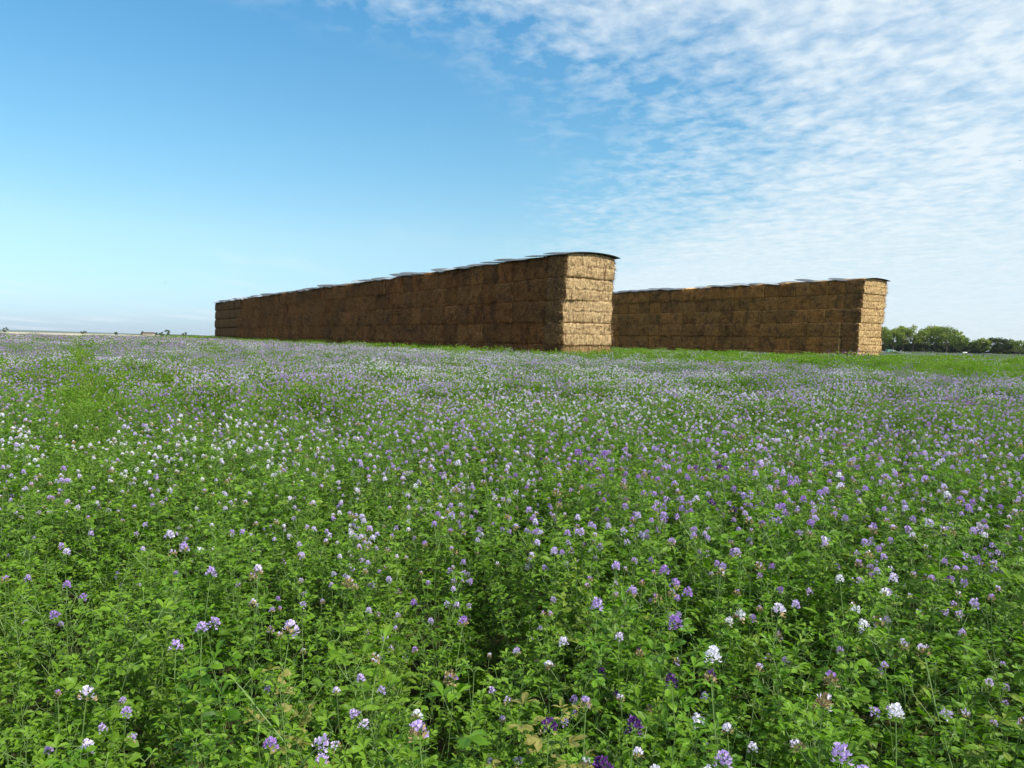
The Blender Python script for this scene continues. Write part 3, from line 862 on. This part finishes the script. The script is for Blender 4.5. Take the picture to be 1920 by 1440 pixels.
def gpos(px, d): p = at(px, 660, d); return (p.x, p.y, .22)
GT = "trees standing in a row beyond the field"
TR = [(1658, 405, 14.0, 11, "bushy green tree half hidden behind the right stack's sunlit end"),
      (1674, 396, 12.2, 10, "shorter yellow green tree just right of the right stack's end"),
      (1692, 408, 14.6, 11, "first tall tree right of the stack, bare trunk showing light beneath its crown"),
      (1712, 400, 15.2, 11, "tall yellow topped tree, tallest of the row beside the stack"),
      (1733, 410, 15.4, 11, "tall round headed tree in the middle of the row"),
      (1753, 402, 14.9, 11, "tall green tree right of the middle of the row, trunk forked"),
      (1774, 396, 13.8, 12, "broad tree second from the right end of the tall row"),
      (1795, 400, 12.6, 12, "sloping crowned tree at the right end of the tall row")]
for i, (px, d, H, W, lab) in enumerate(TR):
    make_tree("tree", gpos(px, d), H, W * 1.15, 900 + i, lab, "tree", GT, TLEAF, .34, 24, 125, .6)
LT = [(1824, 404, 7.2, 9, "low dark tree in the gap between the two groups of trees"),
      (1842, 398, 9.6, 8, "small yellowish tree left of the pair right of the gap"),
      (1864, 402, 9.9, 10, "small round tree above the white hatchback"),
      (1881, 398, 9.2, 8, "small green tree right of the white hatchback"),
      (1911, 396, 9.6, 12, "yellow green tree cut by the right edge of the photo")]
for i, (px, d, H, W, lab) in enumerate(LT):
    make_tree("tree", gpos(px, d), H, W * 1.2, 930 + i, lab, "tree", GT, TLEAF if i in (1, 4) else TLEAF2, .16, 18, 120, .6)
BU = [(1668, "behind the white van"), (1688, "under the first tall tree"), (1709, "under the tallest tree"), (1731, "under the middle tree"), (1752, "under the forked tree"),
      (1773, "under the broad tree"), (1793, "under the sloping tree"), (1817, "beside the small white trailer"), (1838, "under the yellowish small tree"), (1858, "behind the white hatchback"),
      (1884, "under the small green tree"), (1905, "by the right edge")]
for i, (px, w) in enumerate(BU):
    make_tree("bush", gpos(px, 420), 6.0 + (i % 3) * .8, 16, 960 + i, "dark hedge bush " + w + " in the tree row", "bush", "hedge bushes under the tree row", TLEAF2, .02, 26, 170, .95)
SH = [(10, 5.6, 6.5, "dark lone shrub on the stubble at the far left edge"), (157, 3.6, 6.5, "low flat shrub where the hills end on the left horizon"), (218, 3.0, 4, "tiny shrub alone between the flat shrub and the farm"),
      (266, 4.6, 5, "shrub at the left end of the distant farm"), (291, 4.2, 6, "low shrub in the middle of the distant farm"), (313, 6.8, 8, "tallest dark clump at the right end of the distant farm"),
      (303, 4.4, 7, "grey green clump beside the tallest clump of the farm"), (347, 4.4, 7, "round shrub alone between the farm and the left stack")]
for i, (px, H, W, lab) in enumerate(SH):
    p = at(px, 624, 900)
    make_tree("shrub", (p.x, p.y, .22), H, W, 980 + i, lab, "shrub", "shrubs along the left horizon", FLEAF, .02, 9, 70, .9)
root = empty("farm_shed", tuple(at(279, 626, 880).to_2d()) + (.22,)); tag(root, "tiny low farm shed with brown roof on the left horizon", "shed")
m = MB(); m.box((0, 0, 1.3), (11, 6, 2.6)); m.build("wall", [plain("shed_wall", (.33, .27, .22))], root)
m = MB(); m.grid([(-6, -3.4, 2.5), (6, -3.4, 2.5), (6, 0, 3.8), (-6, 0, 3.8), (-6, 3.4, 2.5), (6, 3.4, 2.5)], [(0, 1, 2, 3), (3, 2, 5, 4), (0, 3, 4), (1, 5, 2)])
m.build("roof", [plain("shed_roof", (.085, .06, .05))], root)

# dry grass verge under the tree row
m = MB(); r = random.Random(4)
for i in range(5200):
    d = r.uniform(376, 392); px = r.uniform(1625, 1990); p = at(px, 660, d); p.z = .22
    h = r.uniform(.5, 1.25); a = r.uniform(0, 3.14); w = Vector((math.cos(a), math.sin(a), 0)) * r.uniform(.12, .3)
    m.face([p - w, p + w, p + w * .3 + Vector((r.uniform(-.2, .2), 0, h)), p - w * .3 + Vector((r.uniform(-.2, .2), 0, h * .9))], 0, r.random())
o = m.build("dry_grass", [plain("dry_grass", (.36, .31, .20), .9, 0, .3, .4)]); tag(o, "pale dry grass along the foot of the tree row", "grass", None, 'stuff')

# straw that has dropped from the stacks and hangs in the crop at their feet
m = MB(); r = random.Random(8)
for S in STK:
    for i in range(1500):
        if r.random() < .35: a, b = -abs(r.gauss(0, .45)) - .05, r.uniform(-.3, BL + .3)
        else: a, b = r.uniform(-.3, 26), -abs(r.gauss(0, .30)) - .05
        p = S['A'] + S['D'] * a + S['n'] * b; p.z = .22 + r.uniform(.25, .70)
        d = rvec(r); d.z *= .45; L = r.uniform(.10, .32); w = d.cross(Vector((0, 0, 1))).normalized() * r.uniform(.005, .012)
        m.face([p - w, p + w, p + d * L + w * .5, p + d * L - w * .5], 0, r.random())
o = m.build("loose_straw", [plain("loose_straw", (.40, .30, .16), .9, 0, .3, 2.0)]); tag(o, "loose straw fallen among the plants at the feet of the stacks", "straw", None, 'stuff')

# ------------------------------------------------------------------ vehicles by the trees
WHITE = plain("white_paint", (.80, .80, .78), .35, 0, .03); GLASS = plain("dark_glass", (.03, .04, .05), .12, 0, .1); TYRE = plain("tyre", (.02, .02, .02), .8)
RIM = plain("wheel_rim", (.45, .45, .46), .35, .6); GREEN = plain("green_canvas", (.10, .30, .22), .7); LAMP = plain("lamp_lens", (.6, .55, .5), .2)
def side_profile(mb, pts, w, m=0):
    n = len(pts); mb.grid([(x, -w, z) for x, z in pts] + [(x, w, z) for x, z in pts], [tuple(range(n)), tuple(range(n, 2 * n))[::-1]] + [(i, i + n, (i + 1) % n + n, (i + 1) % n) for i in range(n)], m)
def wheels(root, xs, w, rad):
    for x in xs:
        for s_ in (-1, 1):
            m = MB(); m.tube([(x, s_ * (w - .2), rad), (x, s_ * (w + .02), rad)], rad, 16, 0, .5, True); k = m.build("wheel", [TYRE], root)
            m = MB(); m.tube([(x, s_ * (w + .02), rad), (x, s_ * (w + .05), rad)], rad * .6, 12, 0, .5, True); m.build("rim", [RIM], k)
def car(px, d, rz, label):
    root = empty("parked_car", gpos(px, d), rz); tag(root, label, "car", "vehicles parked by the trees")
    m = MB(); side_profile(m, [(-2.0, .28), (2.0, .28), (2.08, .60), (1.95, .82), (1.0, .93), (.35, 1.42), (-1.2, 1.46), (-1.85, .98), (-2.05, .85)], .84); m.build("body", [WHITE], root)
    m = MB(); side_profile(m, [(.88, .97), (.30, 1.36), (-1.15, 1.40), (-1.62, 1.0)], .852); m.build("window", [GLASS], root)
    m = MB(); m.grid([(.98, -.7, .96), (.98, .7, .96), (.40, .64, 1.41), (.40, -.64, 1.41)], [(0, 1, 2, 3)]); m.build("windscreen", [GLASS], root)
    for s_ in (-1, 1):
        m = MB(); m.box((2.0, s_ * .6, .68), (.14, .3, .16)); m.build("headlight", [LAMP], root)
    wheels(root, (-1.25, 1.3), .80, .31)
car(1654, 392, R_(8), "small white car low beside the right stack's end")
car(1857, 385, R_(-20), "white hatchback with dark windows parked under the small round tree")
root = empty("van", gpos(1671, 388), R_(10)); tag(root, "white van with green canvas back parked left of the first tall tree", "van", "vehicles parked by the trees")
m = MB(); side_profile(m, [(.3, .4), (2.3, .4), (2.35, 1.0), (2.1, 1.25), (1.7, 2.0), (.3, 2.1)], .92); m.build("cab", [WHITE], root)
m = MB(); side_profile(m, [(2.0, 1.28), (1.68, 1.86), (1.0, 1.9), (1.0, 1.28)], .93); m.build("window", [GLASS], root)
m = MB(); side_profile(m, [(-2.5, .7), (.26, .7), (.26, 2.05), (-.2, 2.3), (-2.3, 2.25), (-2.5, 2.0)], .95); m.build("canvas_back", [GREEN], root)
wheels(root, (-1.6, 1.5), .86, .36)
root = empty("trailer", gpos(1809, 386), R_(70)); tag(root, "small white box trailer at the right foot of the tall row", "trailer", "vehicles parked by the trees")
m = MB(); side_profile(m, [(-1.5, .5), (1.4, .5), (1.5, 1.3), (1.2, 1.9), (-1.3, 1.9), (-1.5, 1.6)], .85); m.build("body", [WHITE], root)
m = MB(); m.tube([(1.4, 0, .5), (2.5, 0, .45)], .05, 6, 0, .5, True); m.build("tow_bar", [RIM], root)
wheels(root, (0,), .84, .32)

# ------------------------------------------------------------------ two birds, specks in the sky
BIRD = plain("bird_plumage", (.07, .07, .075), .8)
def bird(px, py, d, rz, label):
    m = MB()
    bm = bmesh.new(); 
    ring = [(-.16, .004), (-.10, .022), (-.02, .034), (.07, .030), (.12, .020), (.15, .018), (.175, .004)]
    m.tube([(x, 0, 0) for x, _ in ring], [q for _, q in ring], 8, 0, .5, True); bm.free()
    for s_ in (-1, 1):
        m.grid([(.07, s_ * .02, .012), (-.05, s_ * .02, .008), (.06, s_ * .17, .075), (-.03, s_ * .18, .068), (-.03, s_ * .34, .045), (.07, s_ * .02, .0), (-.05, s_ * .02, -.002), (.06, s_ * .17, .066), (-.03, s_ * .18, .062)],
               [(0, 2, 3, 1), (2, 4, 3), (5, 6, 8, 7), (7, 8, 4), (0, 5, 7, 2), (2, 7, 4), (1, 3, 8, 6), (3, 4, 8)])
    m.grid([(-.14, -.01, 0), (-.24, -.035, .002), (-.24, .035, .002), (-.14, .01, 0), (-.2, 0, -.008)], [(0, 3, 2, 1), (0, 1, 4), (1, 2, 4), (2, 3, 4), (3, 0, 4)])
    o = m.build("bird", [BIRD]); o.location = at(px, py, d); o.rotation_euler = (R_(8), R_(-5), rz); tag(o, label, "bird", "birds far off in the sky")
bird(310, 530, 175, 2.7, "tiny dark bird low in the clear sky above the left stack")
bird(1912, 301, 150, .3, "tiny grey bird against the cloud at the right edge")

# ------------------------------------------------------------------ single alfalfa plants that stand out in the foreground
PM = {k: petal_mat("alfalfa_petal_" + k, h) for k, h in (("white", .07), ("pale", .22), ("lilac", .44), ("violet", .68), ("dark", .97))}
FP = [(1577, 1416, "lilac", 1, 1.25, 0, "large round lilac alfalfa head at the bottom edge"),
      (1357, 1424, "lilac", 1, 1.0, 0, "pinkish lilac alfalfa head left of the large round one at the bottom edge"),
      (1545, 1318, "pale", 2, 1.1, 0, "tall pale alfalfa spike on a long bare stem near the bottom right"),
      (1338, 1228, "white", 2, 1.05, 0, "white alfalfa flower above a dark purple one, right of centre"),
      (1332, 1268, "dark", 1, 1.0, 0, "dark purple alfalfa flower right under a white one"),
      (1258, 1274, "dark", 1, .9, 0, "small dark purple alfalfa flower left of the one under the white flower"),
      (1030, 1362, "dark", 3, 1.1, 0, "cluster of dark purple alfalfa flowers low in the centre foreground"),
      (1190, 1360, "dark", 2, 1.0, 0, "pair of dark purple alfalfa heads near the bottom, right of centre"),
      (1098, 1318, "lilac", 1, 1.05, 0, "lilac alfalfa head beside the cluster of dark purple flowers"),
      (785, 1372, "lilac", 3, 1.1, 0, "group of three lilac alfalfa heads at the bottom, left of centre"),
      (508, 1394, "violet", 2, 1.0, 0, "violet alfalfa heads beside yellowed leaves at the lower left"),
      (163, 1300, "pale", 3, .95, 0, "big pale pink lilac alfalfa cluster at the lower left"),
      (330, 1209, "lilac", 1, .95, 0, "single lilac alfalfa head among leaves above the pale pink cluster"),
      (378, 1175, "lilac", 1, .9, 0, "lilac alfalfa head on an arching stem in the left foreground"),
      (868, 1165, "violet", 2, 1.0, 0, "narrow violet alfalfa spike in the centre foreground"),
      (1120, 1135, "lilac", 1, 1.1, 0, "round lilac alfalfa head on a forked stem near the centre"),
      (1155, 1062, "lilac", 2, 1.1, 0, "tall two tiered lilac alfalfa flower above the centre foreground"),
      (1246, 1070, "violet", 3, 1.1, 0, "tall leaning violet alfalfa spike right of centre"),
      (1352, 1074, "white", 3, 1.15, 0, "bright white alfalfa cluster beside the leaning violet spike"),
      (1290, 1112, "violet", 2, 1.1, 0, "full violet alfalfa head below the bright white cluster"),
      (1460, 1146, "pale", 1, 1.1, 0, "pale lilac alfalfa head standing alone right of the white cluster"),
      (1660, 1112, "white", 2, 1.15, 0, "bluish white alfalfa head with yellow bracts in the right foreground"),
      (1675, 1085, "pale", 3, 1.1, 0, "tall pale blue alfalfa spike behind the bluish white head at right"),
      (1575, 1085, "white", 2, 1.0, 0, "small white alfalfa flower between the white cluster and the pale blue spike"),
      (1558, 1274, "violet", 1, 1.0, 0, "single violet alfalfa head in the right foreground"),
      (1680, 1334, "white", 1, 1.0, 0, "small white alfalfa flower near the bottom right corner"),
      (345, 1026, "lilac", 1, .95, 0, "left foreground lilac alfalfa head beside a whiter one"),
      (318, 1002, "pale", 1, .95, 0, "left foreground pale alfalfa head beside a lilac one"),
      (396, 1072, "lilac", 2, 1.0, 0, "pair of lilac alfalfa heads in the left foreground"),
      (484, 1068, "pale", 2, 1.0, 0, "pale lilac alfalfa spike right of the lilac pair at left"),
      (950, 1392, None, 0, 1.0, 1, "alfalfa plant with yellow mottled leaves at the bottom centre"),
      (592, 1352, None, 0, 1.0, 1, "alfalfa plant with pale yellowed leaves at the lower left, beside violet heads")]
for i, (px, py, colr, nf, sz, yel, lab) in enumerate(FP):
    r = random.Random(1200 + i); Hh = (.655 if nf else .60) + r.uniform(-.01, .02)
    fol, stm, heads = MB(), MB(), []
    stem_plant(r, Hh, nf, True, 0, (fol, stm, heads), 1.25 if yel else .9)
    if heads:
        hp = Vector((0, 0, 0))
        for v_ in heads[0].v: hp += Vector(v_)
        hp /= len(heads[0].v)
    else: hp = Vector((0, 0, Hh * .92))
    g = onz(px, py, hp.z)
    g2 = (g.x - hp.x, g.y - hp.y, 0.0)
    root = empty("alfalfa_plant", g2); tag(root, lab, "alfalfa plant", "single alfalfa plants in the foreground")
    stm.build("stem", [LEAF1, STEM], root)
    fol.build("foliage", [LEAFY if yel else LEAF1, STEM], root)
    for h in heads:
        # enlarge each head about its foot so that it matches the size seen
        f0 = Vector(h.v[0]); h.v = [tuple(f0 + (Vector(v_) - f0) * sz * 1.08) for v_ in h.v]
        h.build("flower_head", [LEAF1, STEM, PM[colr], SEED], root)

# ------------------------------------------------------------------ the air
hz = bpy.data.materials.new("haze_air"); hz.use_nodes = True; hn_ = hz.node_tree; hn_.nodes.clear()
ho = N(hn_, 'ShaderNodeOutputMaterial'); hp_ = N(hn_, 'ShaderNodeVolumePrincipled')
hp_.inputs['Color'].default_value = (.80, .90, 1.0, 1); hp_.inputs['Density'].default_value = .00004; hp_.inputs['Anisotropy'].default_value = 0.0
hn_.links.new(hp_.outputs[0], ho.inputs['Volume'])
m = MB(); m.box((0, 4400, 22), (19000, 9700, 46)); o = m.build("haze", [hz]); tag(o, "thin pale blue haze over the far fields", None, None, 'stuff')
